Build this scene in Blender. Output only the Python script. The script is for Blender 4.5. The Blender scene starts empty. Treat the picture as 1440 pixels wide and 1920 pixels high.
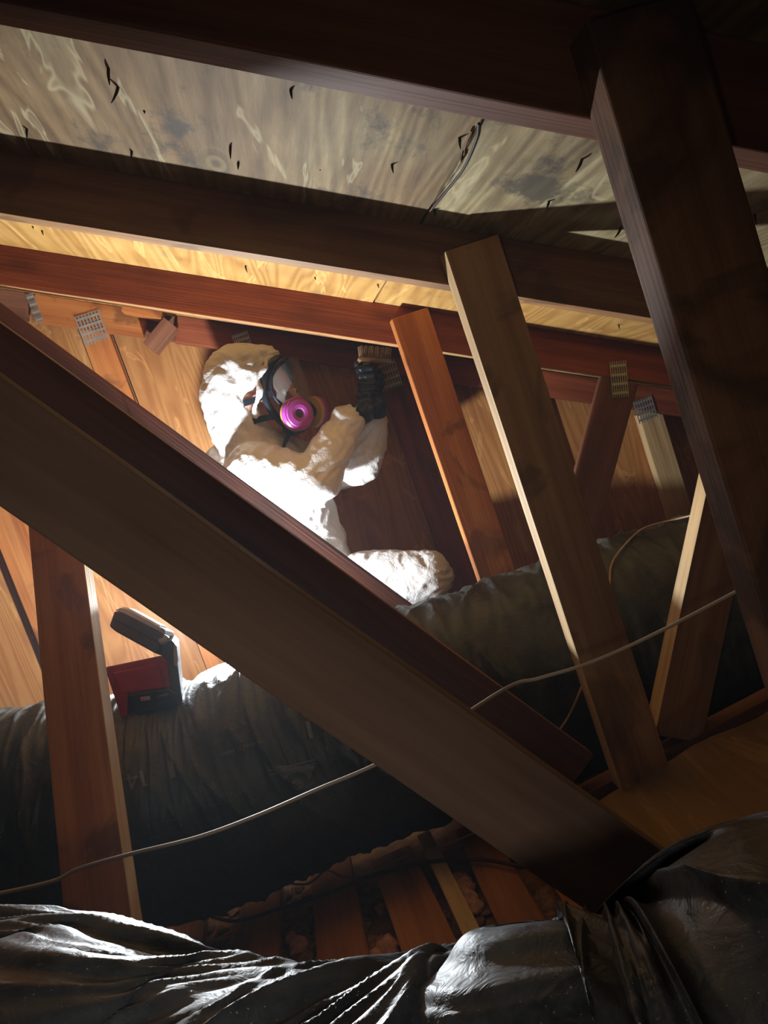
import bpy, bmesh, math, random
import numpy as np
from mathutils import Vector, Matrix, noise
random.seed(7)
D = bpy.data; S = bpy.context.scene; C = S.collection

# ------------------------------------------------------------------ camera
F = 1500.0; CZ = 1.0                       # focal length in pixels of a 1440x1920 frame; camera height
AY = np.array([-205., -85., F]); AY /= np.linalg.norm(AY)     # world Y (into the attic) in camera axes
AZ = -np.array([.36, 1., 0.]); AZ -= AZ.dot(AY) * AY; AZ /= np.linalg.norm(AZ)
AX = np.cross(AY, AZ)
def ray(px, py):
    r = np.array([px - 720., py - 960., F]); return Vector((r.dot(AX), r.dot(AY), r.dot(AZ)))
CAMP = Vector((0, 0, CZ))
def P(px, py, Y):                           # photo direction met at depth Y
    r = ray(px, py); return CAMP + r * (Y / r.y)
def Pl(px, py, o, n):                       # photo direction met at a plane
    r = ray(px, py); return CAMP + r * ((o - CAMP).dot(n) / r.dot(n))
cam = D.cameras.new('camera'); co = D.objects.new('camera', cam); C.objects.link(co); S.camera = co
cam.sensor_fit = 'HORIZONTAL'; cam.sensor_width = 36; cam.lens = F / 1440 * 36; cam.clip_start = .02
co.matrix_world = Matrix(((AX[0], -AX[1], -AX[2], 0), (AY[0], -AY[1], -AY[2], 0), (AZ[0], -AZ[1], -AZ[2], CZ), (0, 0, 0, 1)))
# ------------------------------------------------------------------ world and light
w = D.worlds.new('world'); S.world = w; w.use_nodes = True
w.node_tree.nodes['Background'].inputs[0].default_value = (.55, .42, .38, 1)
w.node_tree.nodes['Background'].inputs[1].default_value = .022
S.view_settings.view_transform = 'Standard'; S.view_settings.look = 'None'
S.view_settings.exposure = .65; S.view_settings.gamma = 1; S.view_settings.use_curve_mapping = False
LAMP = Vector((-.265, 1.835, CZ - .262))       # the flood lamp burning beside the person, hidden behind the diagonals
def point(name, loc, e, col, r):
    l = D.lights.new(name, 'POINT'); l.energy = e; l.color = col; l.shadow_soft_size = r
    o = D.objects.new(name, l); C.objects.link(o); o.location = loc; return o
point('flood_lamp', LAMP, 36, (.88, .95, 1.0), .02)
def spot(name, loc, tgt, e, col, r, ang, blend=.5):
    l = D.lights.new(name, 'SPOT'); l.energy = e; l.color = col; l.shadow_soft_size = r; l.spot_size = ang; l.spot_blend = blend
    o = D.objects.new(name, l); C.objects.link(o); o.location = loc
    o.rotation_euler = (Vector(tgt) - Vector(loc)).to_track_quat('-Z', 'Y').to_euler(); return o
spot('head_torch_beam', (-.13, -.04, CZ - .07), P(700, 1130, 1.5), 1.9, (1, .91, .77), .03, math.radians(98), 1.)

# ------------------------------------------------------------------ materials
def mat(name, rough=.6, spec=.5):
    m = D.materials.new(name); m.use_nodes = True; nt = m.node_tree; b = nt.nodes['Principled BSDF']
    b.inputs['Roughness'].default_value = rough; b.inputs['Specular IOR Level'].default_value = spec
    return m, nt, b
def N(nt, t, **k):
    n = nt.nodes.new(t)
    for a, v in k.items():
        if a in ('operation', 'blend_type', 'data_type', 'wave_type', 'bands_direction', 'feature', 'interpolation', 'wave_profile', 'rings_direction'): setattr(n, a, v)
        else: n.inputs[a.replace('_', ' ')].default_value = v
    return n
def ramp(nt, src, stops):
    r = nt.nodes.new('ShaderNodeValToRGB'); e = r.color_ramp.elements
    while len(e) > 1: e.remove(e[0])
    e[0].position = stops[0][0]; e[0].color = (*stops[0][1], 1)
    for p, c in stops[1:]:
        q = e.new(p); q.color = (*c, 1)
    nt.links.new(src, r.inputs[0]); return r.outputs[0]
def mixc(nt, fac, a, b, mode='MIX'):
    n = nt.nodes.new('ShaderNodeMix'); n.data_type = 'RGBA'; n.blend_type = mode
    for s, v in ((n.inputs[0], fac), (n.inputs[6], a), (n.inputs[7], b)):
        if hasattr(v, 'is_output'): nt.links.new(v, s)
        elif isinstance(v, tuple): s.default_value = (*v, 1)
        else: s.default_value = v
    return n.outputs[2]
def coords(nt, scale, rnd=True):
    t = nt.nodes.new('ShaderNodeTexCoord'); src = t.outputs['Object']
    if rnd:
        oi = nt.nodes.new('ShaderNodeObjectInfo'); mu = N(nt, 'ShaderNodeVectorMath', operation='SCALE'); mu.inputs['Scale'].default_value = 37.
        cx = nt.nodes.new('ShaderNodeCombineXYZ')
        for i in range(3): nt.links.new(oi.outputs['Random'], cx.inputs[i])
        nt.links.new(cx.outputs[0], mu.inputs[0]); ad = N(nt, 'ShaderNodeVectorMath', operation='ADD')
        nt.links.new(src, ad.inputs[0]); nt.links.new(mu.outputs[0], ad.inputs[1]); src = ad.outputs[0]
    mp = nt.nodes.new('ShaderNodeMapping'); mp.inputs['Scale'].default_value = scale; nt.links.new(src, mp.inputs[0]); return mp.outputs[0]
def tex(nt, kind, vec, **k):
    n = N(nt, 'ShaderNodeTex' + kind, **k); nt.links.new(vec, n.inputs['Vector']); return n
def bump(nt, b, h, dist, strength=.6):
    n = nt.nodes.new('ShaderNodeBump'); n.inputs['Distance'].default_value = dist; n.inputs['Strength'].default_value = strength
    nt.links.new(h, n.inputs['Height']); nt.links.new(n.outputs[0], b.inputs['Normal'])
def math_(nt, op, a, b=0.):
    n = nt.nodes.new('ShaderNodeMath'); n.operation = op
    for s, v in ((n.inputs[0], a), (n.inputs[1], b)):
        if hasattr(v, 'is_output'): nt.links.new(v, s)
        else: s.default_value = v
    return n.outputs[0]
def wood(name, dark, mid, light, rough=.62, knots=.5, stain=.0, dust=.0):     # grain runs along local X
    m, nt, b = mat(name, rough, .3)
    v = coords(nt, (1.2, 22, 22)); n1 = tex(nt, 'Noise', v, Scale=1.0, Detail=5., Roughness=.62)
    vf = coords(nt, (3, 210, 210)); n2 = tex(nt, 'Noise', vf, Scale=1.0, Detail=3., Roughness=.6)
    vb = coords(nt, (2.2, 6, 6)); n3 = tex(nt, 'Noise', vb, Scale=1.0, Detail=2.)
    c = ramp(nt, n1.outputs['Fac'], [(.3, dark), (.5, mid), (.72, light)])
    c = mixc(nt, .35, c, ramp(nt, n2.outputs['Fac'], [(.35, dark), (.65, light)]), 'SOFT_LIGHT')
    c = mixc(nt, .55, c, ramp(nt, n3.outputs['Fac'], [(.32, (.45, .4, .38)), (.55, (1, 1, 1))]), 'MULTIPLY')
    vk = coords(nt, (3.4, 1, 9)); k = tex(nt, 'Voronoi', vk, Scale=1.0, Randomness=1.)
    kn = math_(nt, 'ADD', k.outputs['Distance'], math_(nt, 'MULTIPLY', n1.outputs['Fac'], .12))
    kf = ramp(nt, kn, [(.10, (knots,) * 3), (.19, (knots * .35,) * 3), (.27, (0,) * 3)])
    c = mixc(nt, kf, c, tuple(x * .28 for x in dark))
    if stain:
        vs = coords(nt, (6, 6, 6)); s = tex(nt, 'Noise', vs, Scale=1.0, Detail=4., Distortion=1.2)
        c = mixc(nt, ramp(nt, s.outputs['Fac'], [(.55, (0,) * 3), (.62, (stain,) * 3)]), c, tuple(x * .35 for x in dark))
    nt.links.new(c, b.inputs['Base Color'])
    bump(nt, b, math_(nt, 'ADD', n2.outputs['Fac'], math_(nt, 'MULTIPLY', n1.outputs['Fac'], 1.5)), .0012, .6)
    return m
W_RED = wood('red_fir', (.14, .035, .015), (.30, .085, .032), (.42, .14, .055))
W_BROWN = wood('brown_fir', (.12, .048, .026), (.23, .10, .055), (.33, .16, .09))
W_TAN = wood('tan_fir', (.24, .12, .055), (.42, .24, .11), (.58, .37, .18), stain=.5)
W_ORANGE = wood('orange_fir', (.30, .10, .028), (.46, .18, .05), (.60, .28, .09), stain=.6)
W_HONEY = wood('honey_fir', (.16, .075, .035), (.30, .155, .075), (.44, .27, .13), stain=.3)
W_BLOTCH = wood('blotched_fir', (.15, .07, .038), (.27, .14, .075), (.35, .20, .11), stain=.7, knots=.3)
W_PALE = wood('pale_fir', (.42, .27, .13), (.62, .44, .24), (.75, .58, .36), knots=.3)
W_DEEP = wood('deep_red_fir', (.075, .022, .012), (.15, .05, .026), (.22, .08, .04))
W_BEAM = wood('grey_brown_fir', (.16, .10, .075), (.235, .155, .12), (.30, .205, .16), knots=.25, rough=.7)
W_BOARD = wood('rust_board', (.24, .10, .032), (.40, .18, .06), (.52, .26, .10), knots=.35)

def plywood(name, base, light, dark, along, patch=(.05, .045, .04), streak=.35, knot=.5, mildew=.5, tint=None):
    m, nt, b = mat(name, .68, .25)
    sc = (26, 2.0, 8) if along == 'y' else (26, 8, 2.0)
    v = coords(nt, sc); n1 = tex(nt, 'Noise', v, Scale=1., Detail=5., Roughness=.6, Distortion=.6)
    vb = coords(nt, (2.6, 2.6, 2.6)); nb = tex(nt, 'Noise', vb, Scale=1.2, Detail=4., Roughness=.6)
    c = ramp(nt, n1.outputs['Fac'], [(.28, dark), (.5, base), (.72, light)])
    c = mixc(nt, .5, c, ramp(nt, nb.outputs['Fac'], [(.3, dark), (.5, base), (.7, light)]))
    # cathedral figure: distorted bands
    wv = coords(nt, (9, .7, 3) if along == 'y' else (9, 3, .8)); wn = tex(nt, 'Noise', wv, Scale=1., Detail=2., Roughness=.45)
    bands = math_(nt, 'SINE', math_(nt, 'MULTIPLY', wn.outputs['Fac'], 95.))
    c = mixc(nt, streak, c, ramp(nt, math_(nt, 'MULTIPLY', math_(nt, 'ADD', bands, 1.), .5), [(.0, light), (.55, base), (1., dark)]))
    if tint:                                              # browner areas
        vt = coords(nt, (1.5, 1.0, 1.)); n5 = tex(nt, 'Noise', vt, Scale=1.3, Detail=2.)
        c = mixc(nt, ramp(nt, n5.outputs['Fac'], [(.42, (0,) * 3), (.58, (.8,) * 3)]), c, mixc(nt, 1., c, tint, 'MULTIPLY'))
        vg = coords(nt, (60, 5, 5)); n6 = tex(nt, 'Noise', vg, Scale=1., Detail=6., Roughness=.7)
        c = mixc(nt, .55, c, ramp(nt, n6.outputs['Fac'], [(.35, (.25,) * 3), (.65, (.75,) * 3)]), 'OVERLAY')
    # plugs and knots
    vk = coords(nt, (4.2, 2.0, 4) if along == 'y' else (5.2, 4, 2.6)); k = tex(nt, 'Voronoi', vk, Scale=1.)
    rings = math_(nt, 'SINE', math_(nt, 'MULTIPLY', k.outputs['Distance'], 110.))
    kf = ramp(nt, math_(nt, 'ADD', k.outputs['Distance'], math_(nt, 'MULTIPLY', n1.outputs['Fac'], .06)), [(.09, (knot,) * 3), (.17, (0,) * 3)])
    c = mixc(nt, kf, c, mixc(nt, ramp(nt, rings, [(0, (0,) * 3), (1, (1,) * 3)]), tuple(x * .45 for x in dark), base))
    # dried water marks and mildew with a shape of their own
    vm = coords(nt, (7, 3, 3)); nm = tex(nt, 'Noise', vm, Scale=1., Detail=7., Roughness=.72)
    c = mixc(nt, ramp(nt, nm.outputs['Fac'], [(.56, (0,) * 3), (.64, (mildew,) * 3)]), c, patch)
    vw = coords(nt, (13, 1.6, 4)); nw = tex(nt, 'Noise', vw, Scale=1., Detail=3., Distortion=2.0)
    c = mixc(nt, ramp(nt, nw.outputs['Fac'], [(.60, (0,) * 3), (.63, (.5,) * 3), (.66, (.1,) * 3)]), c, tuple(min(1, x * 1.35) for x in light))
    nt.links.new(c, b.inputs['Base Color']); bump(nt, b, n1.outputs['Fac'], .0015, .5)
    return m
PLY_ROOF = plywood('weathered_sheathing', (.35, .265, .13), (.54, .46, .27), (.17, .11, .06), 'y', streak=.3, mildew=.75, tint=(.62, .44, .34))
PLY_ROOF2 = plywood('amber_sheathing', (.46, .24, .06), (.64, .40, .14), (.26, .11, .03), 'y', mildew=.3, streak=.3)
PLY_WALL = plywood('gable_plywood', (.40, .165, .045), (.54, .27, .09), (.26, .08, .022), 'z', patch=(.13, .05, .03), mildew=.12, streak=.3)
PLY_FLOOR = plywood('walk_board_plywood', (.24, .13, .045), (.30, .17, .06), (.16, .08, .03), 'y', patch=(.1, .05, .02), mildew=.35, streak=.15, knot=.2)

def simple(name, col, rough=.5, metal=0., spec=.5, var=.0, bscale=0., bdist=.001):
    m, nt, b = mat(name, rough, spec); b.inputs['Metallic'].default_value = metal
    v = coords(nt, (1, 1, 1)); n = tex(nt, 'Noise', v, Scale=max(bscale, 12.), Detail=5., Roughness=.6)
    lo = tuple(max(0, x * (1 - var)) for x in col); hi = tuple(min(1, x * (1 + var)) for x in col)
    nt.links.new(ramp(nt, n.outputs['Fac'], [(.35, lo), (.65, hi)]), b.inputs['Base Color'])
    if bscale: bump(nt, b, n.outputs['Fac'], bdist, .6)
    return m
M_GALV = simple('galvanised_steel', (.52, .56, .58), .42, .75, var=.2)
M_BRASSY = simple('aged_galvanised_steel', (.50, .50, .36), .45, .7, var=.2)
M_NAIL = simple('rusty_nail', (.03, .022, .018), .6, .4)
M_DARK = simple('dark_attic_surface', (.03, .019, .013), 1., spec=0., var=.4, bscale=20)
M_CABLE = simple('beige_cable', (.50, .42, .32), .5, var=.12)
M_CABLED = simple('dark_cable', (.05, .03, .02), .55)
M_CABLEB = simple('brown_cable', (.42, .27, .16), .5)
M_RED = simple('red_plastic', (.30, .012, .016), .42, var=.12, bscale=60, bdist=.0003)
M_BLK = simple('black_plastic', (.012, .012, .014), .38, var=.2)
M_GREY = simple('dark_grey_plastic', (.06, .06, .065), .5, var=.25)
M_SCUFF = simple('scuffed_grey_plastic', (.34, .36, .40), .45, var=.3)
M_RUB = simple('black_rubber', (.012, .016, .024), .35)
M_GLOVE = simple('black_nitrile_glove', (.016, .022, .034), .38, var=.3, bscale=70, bdist=.001)
M_SKIN = simple('skin', (.55, .25, .18), .5, var=.08)
M_PURP = simple('magenta_plastic', (.42, .06, .36), .38, var=.06)
M_YEL = simple('amber_plastic', (.62, .38, .10), .5)
M_BRIST = simple('tan_bristle', (.42, .27, .12), .7, var=.3)
M_PRINT = simple('grey_duct_print', (.14, .14, .15), .6)
M_LBL = simple('grey_lettering', (.35, .35, .36), .6)
M_ORG = simple('orange_label', (.55, .16, .05), .5)
M_PINK = simple('pink_fibre', (.5, .25, .18), .95, var=.4, bscale=45, bdist=.01)
def film(name, col, rough, dust, dcol):
    m, nt, b = mat(name, rough, .5)
    v = coords(nt, (1, 1, 1), False); n = tex(nt, 'Noise', v, Scale=7., Detail=6., Roughness=.7)
    n2 = tex(nt, 'Noise', v, Scale=420., Detail=1.)
    c = mixc(nt, ramp(nt, n.outputs['Fac'], [(.4, (0,) * 3), (.7, (dust,) * 3)]), col, dcol)
    c = mixc(nt, ramp(nt, n2.outputs['Fac'], [(.73, (0,) * 3), (.77, (.5,) * 3)]), c, (.5, .47, .42))
    nt.links.new(c, b.inputs['Base Color'])
    nt.links.new(ramp(nt, n.outputs['Fac'], [(.35, (rough,) * 3), (.7, (rough + .25,) * 3)]), b.inputs['Roughness'])
    bm_ = tex(nt, 'Noise', v, Scale=38., Detail=4., Roughness=.6, Distortion=1.0); bump(nt, b, bm_.outputs['Fac'], .004, .5)
    return m
M_DUCT = film('black_duct_film', (.014, .015, .018), .34, .5, (.17, .19, .23))
M_DUCT2 = film('dusty_duct_film', (.018, .020, .019), .36, .42, (.13, .145, .12))
def suitmat():
    m, nt, b = mat('white_coverall_fabric', .42, .6)
    b.inputs['Base Color'].default_value = (.80, .78, .76, 1)
    v = coords(nt, (1, 1, 1), False); n = tex(nt, 'Noise', v, Scale=26., Detail=5., Roughness=.6, Distortion=2.2)
    
    v2 = coords(nt, (1, .6, 1), False); n2 = tex(nt, 'Voronoi', v2, Scale=34., feature='DISTANCE_TO_EDGE', Randomness=1.)
    bump(nt, b, math_(nt, 'ADD', n.outputs['Fac'], math_(nt, 'MINIMUM', n2.outputs['Distance'], .12)), .007, .45); return m
M_SUIT = suitmat()
def glassmat():
    m, nt, b = mat('clear_visor', .08, .6); b.inputs['Base Color'].default_value = (.55, .6, .6, 1)
    b.inputs['Alpha'].default_value = .16; return m
M_VISOR = glassmat()
def ledmat():
    m, nt, b = mat('frosted_lens', .4); b.inputs['Base Color'].default_value = (.9, .95, 1, 1)
    return m
M_LED = ledmat()      # lens of the folded lamp, which is switched off

# ------------------------------------------------------------------ object helpers
def link(name, bm, m, parent=None, mw=None, smooth=False):
    me = D.meshes.new(name); bmesh.ops.recalc_face_normals(bm, faces=bm.faces); bm.to_mesh(me); bm.free()
    if m: me.materials.append(m)
    if smooth:
        for p in me.polygons: p.use_smooth = True
    o = D.objects.new(name, me); C.objects.link(o)
    if mw is not None: o.matrix_world = mw
    if parent is not None:
        o.parent = parent; o.matrix_parent_inverse = parent.matrix_world.inverted()
    return o
def thing(name, loc, label, cat, group=None):
    o = D.objects.new(name, None); C.objects.link(o); o.matrix_world = Matrix.Translation(loc); o.empty_display_size = .05
    o['label'] = label; o['category'] = cat
    if group: o['group'] = group
    return o
def tag(o, label=None, cat=None, group=None, kind=None):
    for k, v in (('label', label), ('category', cat), ('group', group), ('kind', kind)):
        if v: o[k] = v
    return o
def add_box(bm, c, s, M=None):
    r = bmesh.ops.create_cube(bm, size=1)
    for v in r['verts']:
        v.co = Vector((v.co.x * s[0] + c[0], v.co.y * s[1] + c[1], v.co.z * s[2] + c[2]))
        if M is not None: v.co = M @ v.co
    return r['verts']
def frame(x, yhint):                                     # 4x4 with X along x, Y close to yhint
    x = Vector(x).normalized(); z = x.cross(Vector(yhint)).normalized(); y = z.cross(x)
    return Matrix((( x.x, y.x, z.x, 0), (x.y, y.y, z.y, 0), (x.z, y.z, z.z, 0), (0, 0, 0, 1)))
def lumber(name, a, b, width, thick, m, parent, yhint=(0, 1, 0), bev=.0022, edge=None):
    """sawn timber from a to b: a, b on its long axis; local X along, Y thickness, Z width"""
    a = Vector(a); b = Vector(b); L = (b - a).length
    M = Matrix.Translation((a + b) / 2) @ frame(b - a, yhint)
    bm = bmesh.new(); add_box(bm, (0, 0, 0), (L, thick, width))
    bmesh.ops.bevel(bm, geom=list(bm.edges), offset=bev, segments=2, affect='EDGES', profile=.6)
    n = max(4, int(L / .06))
    for i in range(1, n):
        x = -L / 2 + L * i / n
        bmesh.ops.bisect_plane(bm, geom=bm.verts[:] + bm.edges[:] + bm.faces[:], plane_co=(x, 0, 0), plane_no=(1, 0, 0))
    sd = random.random() * 50
    for v in bm.verts:
        q = noise.noise_vector(Vector((v.co.x * 5 + sd, v.co.y * 3, v.co.z * 3)))
        v.co.y += q.y * .0012; v.co.z += q.z * .0016
    o = link(name, bm, m, parent, M)
    if edge:                                              # paler narrow edges: lamplight on them put into the colour
        o.data.materials.append(edge)
        for p in o.data.polygons:
            if abs(p.normal.z) > .6: p.material_index = 1
    return o
def prism(bm, pts, depth):                               # pts: 3-D outline; depth: extrusion vector
    lo = [bm.verts.new(p) for p in pts]; hi = [bm.verts.new(Vector(p) + Vector(depth)) for p in pts]
    bm.faces.new(lo); bm.faces.new(hi[::-1]); n = len(pts)
    for i in range(n): bm.faces.new((lo[i], lo[(i + 1) % n], hi[(i + 1) % n], hi[i]))
def spline(pts, n):
    pts = [Vector(p) for p in pts]; out = []
    q = [pts[0] * 2 - pts[1]] + pts + [pts[-1] * 2 - pts[-2]]
    for i in range(1, len(q) - 2):
        for k in range(n):
            t = k / n; a, b, c, d = q[i - 1:i + 3]
            out.append(.5 * ((2 * b) + (c - a) * t + (2 * a - 5 * b + 4 * c - d) * t * t + (3 * b - a - 3 * c + d) * t ** 3))
    out.append(pts[-1]); return out
def tube_bm(bm, pts, r, seg=8, closed=True):
    rings = []; n = len(pts); up = Vector((0, .3, 1)).normalized()
    for i, p in enumerate(pts):
        t = (pts[min(i + 1, n - 1)] - pts[max(i - 1, 0)]).normalized()
        u = t.cross(up).normalized(); v = u.cross(t); rr = r(i / (n - 1)) if callable(r) else r
        rings.append([bm.verts.new(p + (u * math.cos(6.28318 * k / seg) + v * math.sin(6.28318 * k / seg)) * rr) for k in range(seg)])
    for a, b in zip(rings, rings[1:]):
        for k in range(seg): bm.faces.new((a[k], a[(k + 1) % seg], b[(k + 1) % seg], b[k]))
    if closed: bm.faces.new(rings[0][::-1]); bm.faces.new(rings[-1])
def cable(name, pts, r, m, label):
    bm = bmesh.new(); tube_bm(bm, spline(pts, 14), r, 8)
    return tag(link(name, bm, m, smooth=True), label, 'cable')
def nail_bm(L, bend):
    bm = bmesh.new(); pts = [Vector((bend * (k / 4) ** 2 * L, 0, -L * k / 4)) for k in range(5)]
    tube_bm(bm, pts, lambda t: .0019 * (1 - .75 * max(0, (t - .6) / .4)), 6); return bm
def plate(parent, c, rot, wd, ht, m, y, normal=(0, -1, 0)):
    """pressed nail plate: strips with slots punched between them and curled teeth; c is a photo position at depth y"""
    o0 = P(*c, y); bm = bmesh.new(); nx = 7; nz = 4; t = .0012
    for i in range(nx + 1):                               # long narrow webs between the slots
        add_box(bm, (-wd / 2 + wd * i / nx, 0, 0), (wd / nx * .36, t, ht))
    for j in range(nz):
        add_box(bm, (0, 0, -ht / 2 + ht * (j + .5) / nz), (wd, t * .9, ht / nz * .30))
    for i in range(nx):
        for j in range(nz):                               # teeth standing at the slot ends
            add_box(bm, (-wd / 2 + wd * (i + .5) / nx, -.0015, -ht / 2 + ht * (j + .82) / nz), (wd / nx * .3, .0035, .0012))
    M = Matrix.Translation(o0) @ Matrix.Rotation(rot, 4, 'Y')
    return link('nail_plate', bm, m, parent, M)

# ------------------------------------------------------------------ structure: roof deck, gable wall, floor
SL = .5; R0 = CZ + .457                                   # underside of roof deck: z = R0 - SL*x
ceil = bmesh.new(); rn = Vector((SL, 0, 1)).normalized(); rd = Vector((1, 0, -SL)).normalized()
def roofpt(s, y): return Vector((0, y, R0)) + rd * s
prism(ceil, [roofpt(-1.9, -1.2) + rn * .02, roofpt(2.9, -1.2) + rn * .02, roofpt(2.9, 2.7) + rn * .02, roofpt(-1.9, 2.7) + rn * .02], rn * .02)
ceiling = tag(link('ceiling', ceil, M_DARK), kind='structure')
seam = Pl(878, 270, Vector((0, 0, R0)), rn); s0 = (seam - Vector((0, 0, R0))).dot(rd)
k = 0
for s in (-1, 0, 1, 2):
    a = s0 - 1.22 + s * 1.22 + .0025 - 1.22 * 0; b = a + 1.215
    for y0, y1 in ((-1.2, 1.2775), (1.2805, 2.66)):
        bm = bmesh.new(); prism(bm, [Vector((-.6075, y0, 0)), Vector((.6075, y0, 0)), Vector((.6075, y1, 0)), Vector((-.6075, y1, 0))], (0, 0, .015))
        bmesh.ops.subdivide_edges(bm, edges=[e for e in bm.edges if abs(e.verts[0].co.y - e.verts[1].co.y) > .1], cuts=40, use_grid_fill=True)
        sd = k * 3.1
        for v in bm.verts:                                # the edges of the sheets cup a little
            v.co.z += .003 * noise.noise(Vector((v.co.x * 2, v.co.y * 2.5, sd))) - (.003 if abs(v.co.x) > .6 and s < 1 else 0)
            v.co.x += .0018 * noise.noise(Vector((v.co.y * 30, sd, 0)))
        M = Matrix.Translation(roofpt((a + b) / 2, 0)) @ frame(rd, (0, 1, 0))
        link('sheathing_panel', bm, PLY_ROOF if y0 < 0 else PLY_ROOF2, ceiling, M); k += 1
for px, py, L, bd in ((203, 125, .028, .3), (222, 160, .03, -.5), (50, 238, .022, .2), (247, 280, .02, .1), (432, 272, .026, .2), (447, 302, .018, .1), (270, 205, .01, .3), (1092, 296, .026, -.6), (1030, 376, .020, -.4),
                      (862, 255, .022, .3), (870, 285, .02, -.3), (815, 392, .02, .2), (735, 305, .02, .4), (1165, 425, .025, -.8), (1415, 400, .022, .5), (600, 315, .008, .2), (545, 165, .018, .4)):
    p = Pl(px, py, Vector((0, 0, R0)), rn)
    link('nail', nail_bm(L * .8, bd * .5), M_NAIL, ceiling, Matrix.Translation(p + rn * .003) @ Matrix.Rotation(.45, 4, 'Y'))
for px, py, L in ((78, 428, .016), (460, 495, .02), (590, 517, .012), (708, 530, .014), (1160, 608, .014), (795, 583, .014), (60, 420, .012)):
    p = Pl(px, py, Vector((0, 0, R0)), rn)
    link('nail', nail_bm(L, .3), M_NAIL, ceiling, Matrix.Translation(p + rn * .003) @ Matrix.Rotation(.45, 4, 'Y'))
# splinter along the seam
bm = bmesh.new()
tube_bm(bm, spline([Pl(x, y, Vector((0, 0, R0 - .006)), rn) for x, y in ((884, 245), (872, 275), (868, 300), (850, 330), (828, 362), (806, 396))], 6), lambda t: .0013 * (1 - t * .6) + .0005 * math.sin(t * 40), 6)
link('torn_veneer', bm, W_HONEY, ceiling)
bm = bmesh.new()
tube_bm(bm, spline([Pl(x, y, Vector((0, 0, R0 - .003)), rn) for x, y in ((898, 232), (893, 262), (868, 318), (834, 362), (808, 394))], 6), .0018, 6)
link('seam_crack', bm, M_NAIL, ceiling)

WY = 2.52
bm = bmesh.new(); prism(bm, [Vector((-2, WY + .02, CZ - 1.2)), Vector((2.6, WY + .02, CZ - 1.2)), Vector((2.6, WY + .02, R0 - SL * 2.6)), Vector((-2, WY + .02, R0 + 1.0))], (0, .03, 0))
wall = tag(link('wall_back', bm, M_DARK), kind='structure')
xs = [-2.0, -1.54, -.322, .896, 2.2]
for x0, x1 in zip(xs, xs[1:]):
    x0 += .002; x1 -= .002; cx = (x0 + x1) / 2; cz = CZ
    bm = bmesh.new(); prism(bm, [Vector((x0 - cx, 0, -1.1)), Vector((x1 - cx, 0, -1.1)), Vector((x1 - cx, 0, .45 - SL * x1)), Vector((x0 - cx, 0, .45 - SL * x0))], (0, .014, 0))
    link('plywood_panel', bm, PLY_WALL, wall, Matrix.Translation((cx, WY, cz)))

# floor: dark base, boards running into the attic with fibre between them
db = (AX * 0, AY, AZ); d_cam = np.array([524 - 720., 1033 - 960., F]); bd = Vector((d_cam.dot(AX), d_cam.dot(AY), d_cam.dot(AZ))).normalized()
bo = P(640, 1790, 1.25); bn = Vector((1, 0, 0)).cross(bd).normalized()
if bn.z < 0: bn = -bn
def floorpt(px, py, drop=0.): return Pl(px, py, bo - bn * drop, bn)
bm = bmesh.new(); c0 = bo - bn * .034
q = [c0 + bd * u + Vector((x, 0, 0)) for u, x in ((-1.6, -1.9), (-1.6, 2.6), (1.36, 2.6), (1.36, -1.9))]
prism(bm, q, -bn * .03); floor = tag(link('floor', bm, simple('dusty_subfloor', (.17, .085, .035), .95, spec=.1, var=.6, bscale=14, bdist=.01)), kind='structure')
for (l0, l1, r0, r1, m) in (((262, 1660), (222, 1758), (318, 1645), (285, 1760), W_BOARD), ((330, 1649), (301, 1758), (388, 1640), (374, 1782), W_BOARD), ((459, 1625), (437, 1797), (529, 1612), (524, 1792), W_BOARD),
                            ((580, 1617), (593, 1790), (656, 1607), (692, 1785), W_BOARD), ((702, 1622), (750, 1778), (780, 1617), (855, 1760), W_BOARD),
                            ((784, 1593), (868, 1758), (828, 1583), (896, 1734), W_PALE), ((860, 1570), (921, 1712), (925, 1560), (1010, 1700), W_BOARD), ((975, 1570), (1060, 1700), (1040, 1560), (1140, 1690), W_BOARD)):
    near = (floorpt(*l1) + floorpt(*r1)) / 2; far = (floorpt(*l0) + floorpt(*r0)) / 2
    wdt = (floorpt(*r1) - floorpt(*l1)).dot(Vector((1, 0, 0))) * .97
    d = (far - near).normalized()
    o = lumber('board', near - d * .35, far + d * .06, .02, wdt, m, floor, yhint=(1, 0, 0), bev=.0015)
    o.location -= bn * (.01 if m is W_BOARD else .002)
bm = bmesh.new()
for i in range(260):                                      # loose fibre between the boards
    px = random.uniform(230, 1060); py = random.uniform(1660, 1830); p = floorpt(px, py, .030)
    r = bmesh.ops.create_icosphere(bm, subdivisions=2, radius=random.uniform(.008, .018), matrix=Matrix.Translation(p) @ Matrix.Diagonal((1.2, 1.6, .4, 1)))
    for v in r['verts']: v.co += noise.noise_vector(v.co * 60) * .008
tag(link('loose_fibre', bm, simple('brown_fibre', (.22, .115, .055), .95, var=.5, bscale=60, bdist=.006), floor, smooth=True), kind='stuff')
bm = bmesh.new()
for px, py, s in ((868, 1668, .022), (878, 1688, .02), (862, 1650, .015), (888, 1700, .016), (600, 1680, .012), (560, 1775, .018), (700, 1800, .018), (728, 1780, .02), (545, 1760, .012)):
    r = bmesh.ops.create_icosphere(bm, subdivisions=3, radius=s, matrix=Matrix.Translation(floorpt(px, py, .022)) @ Matrix.Diagonal((1, 1.5, .6, 1)))
    for v in r['verts']: v.co += noise.noise_vector(v.co * 90) * .007
tag(link('pink_insulation', bm, M_PINK, floor, smooth=True), kind='stuff')

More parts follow.
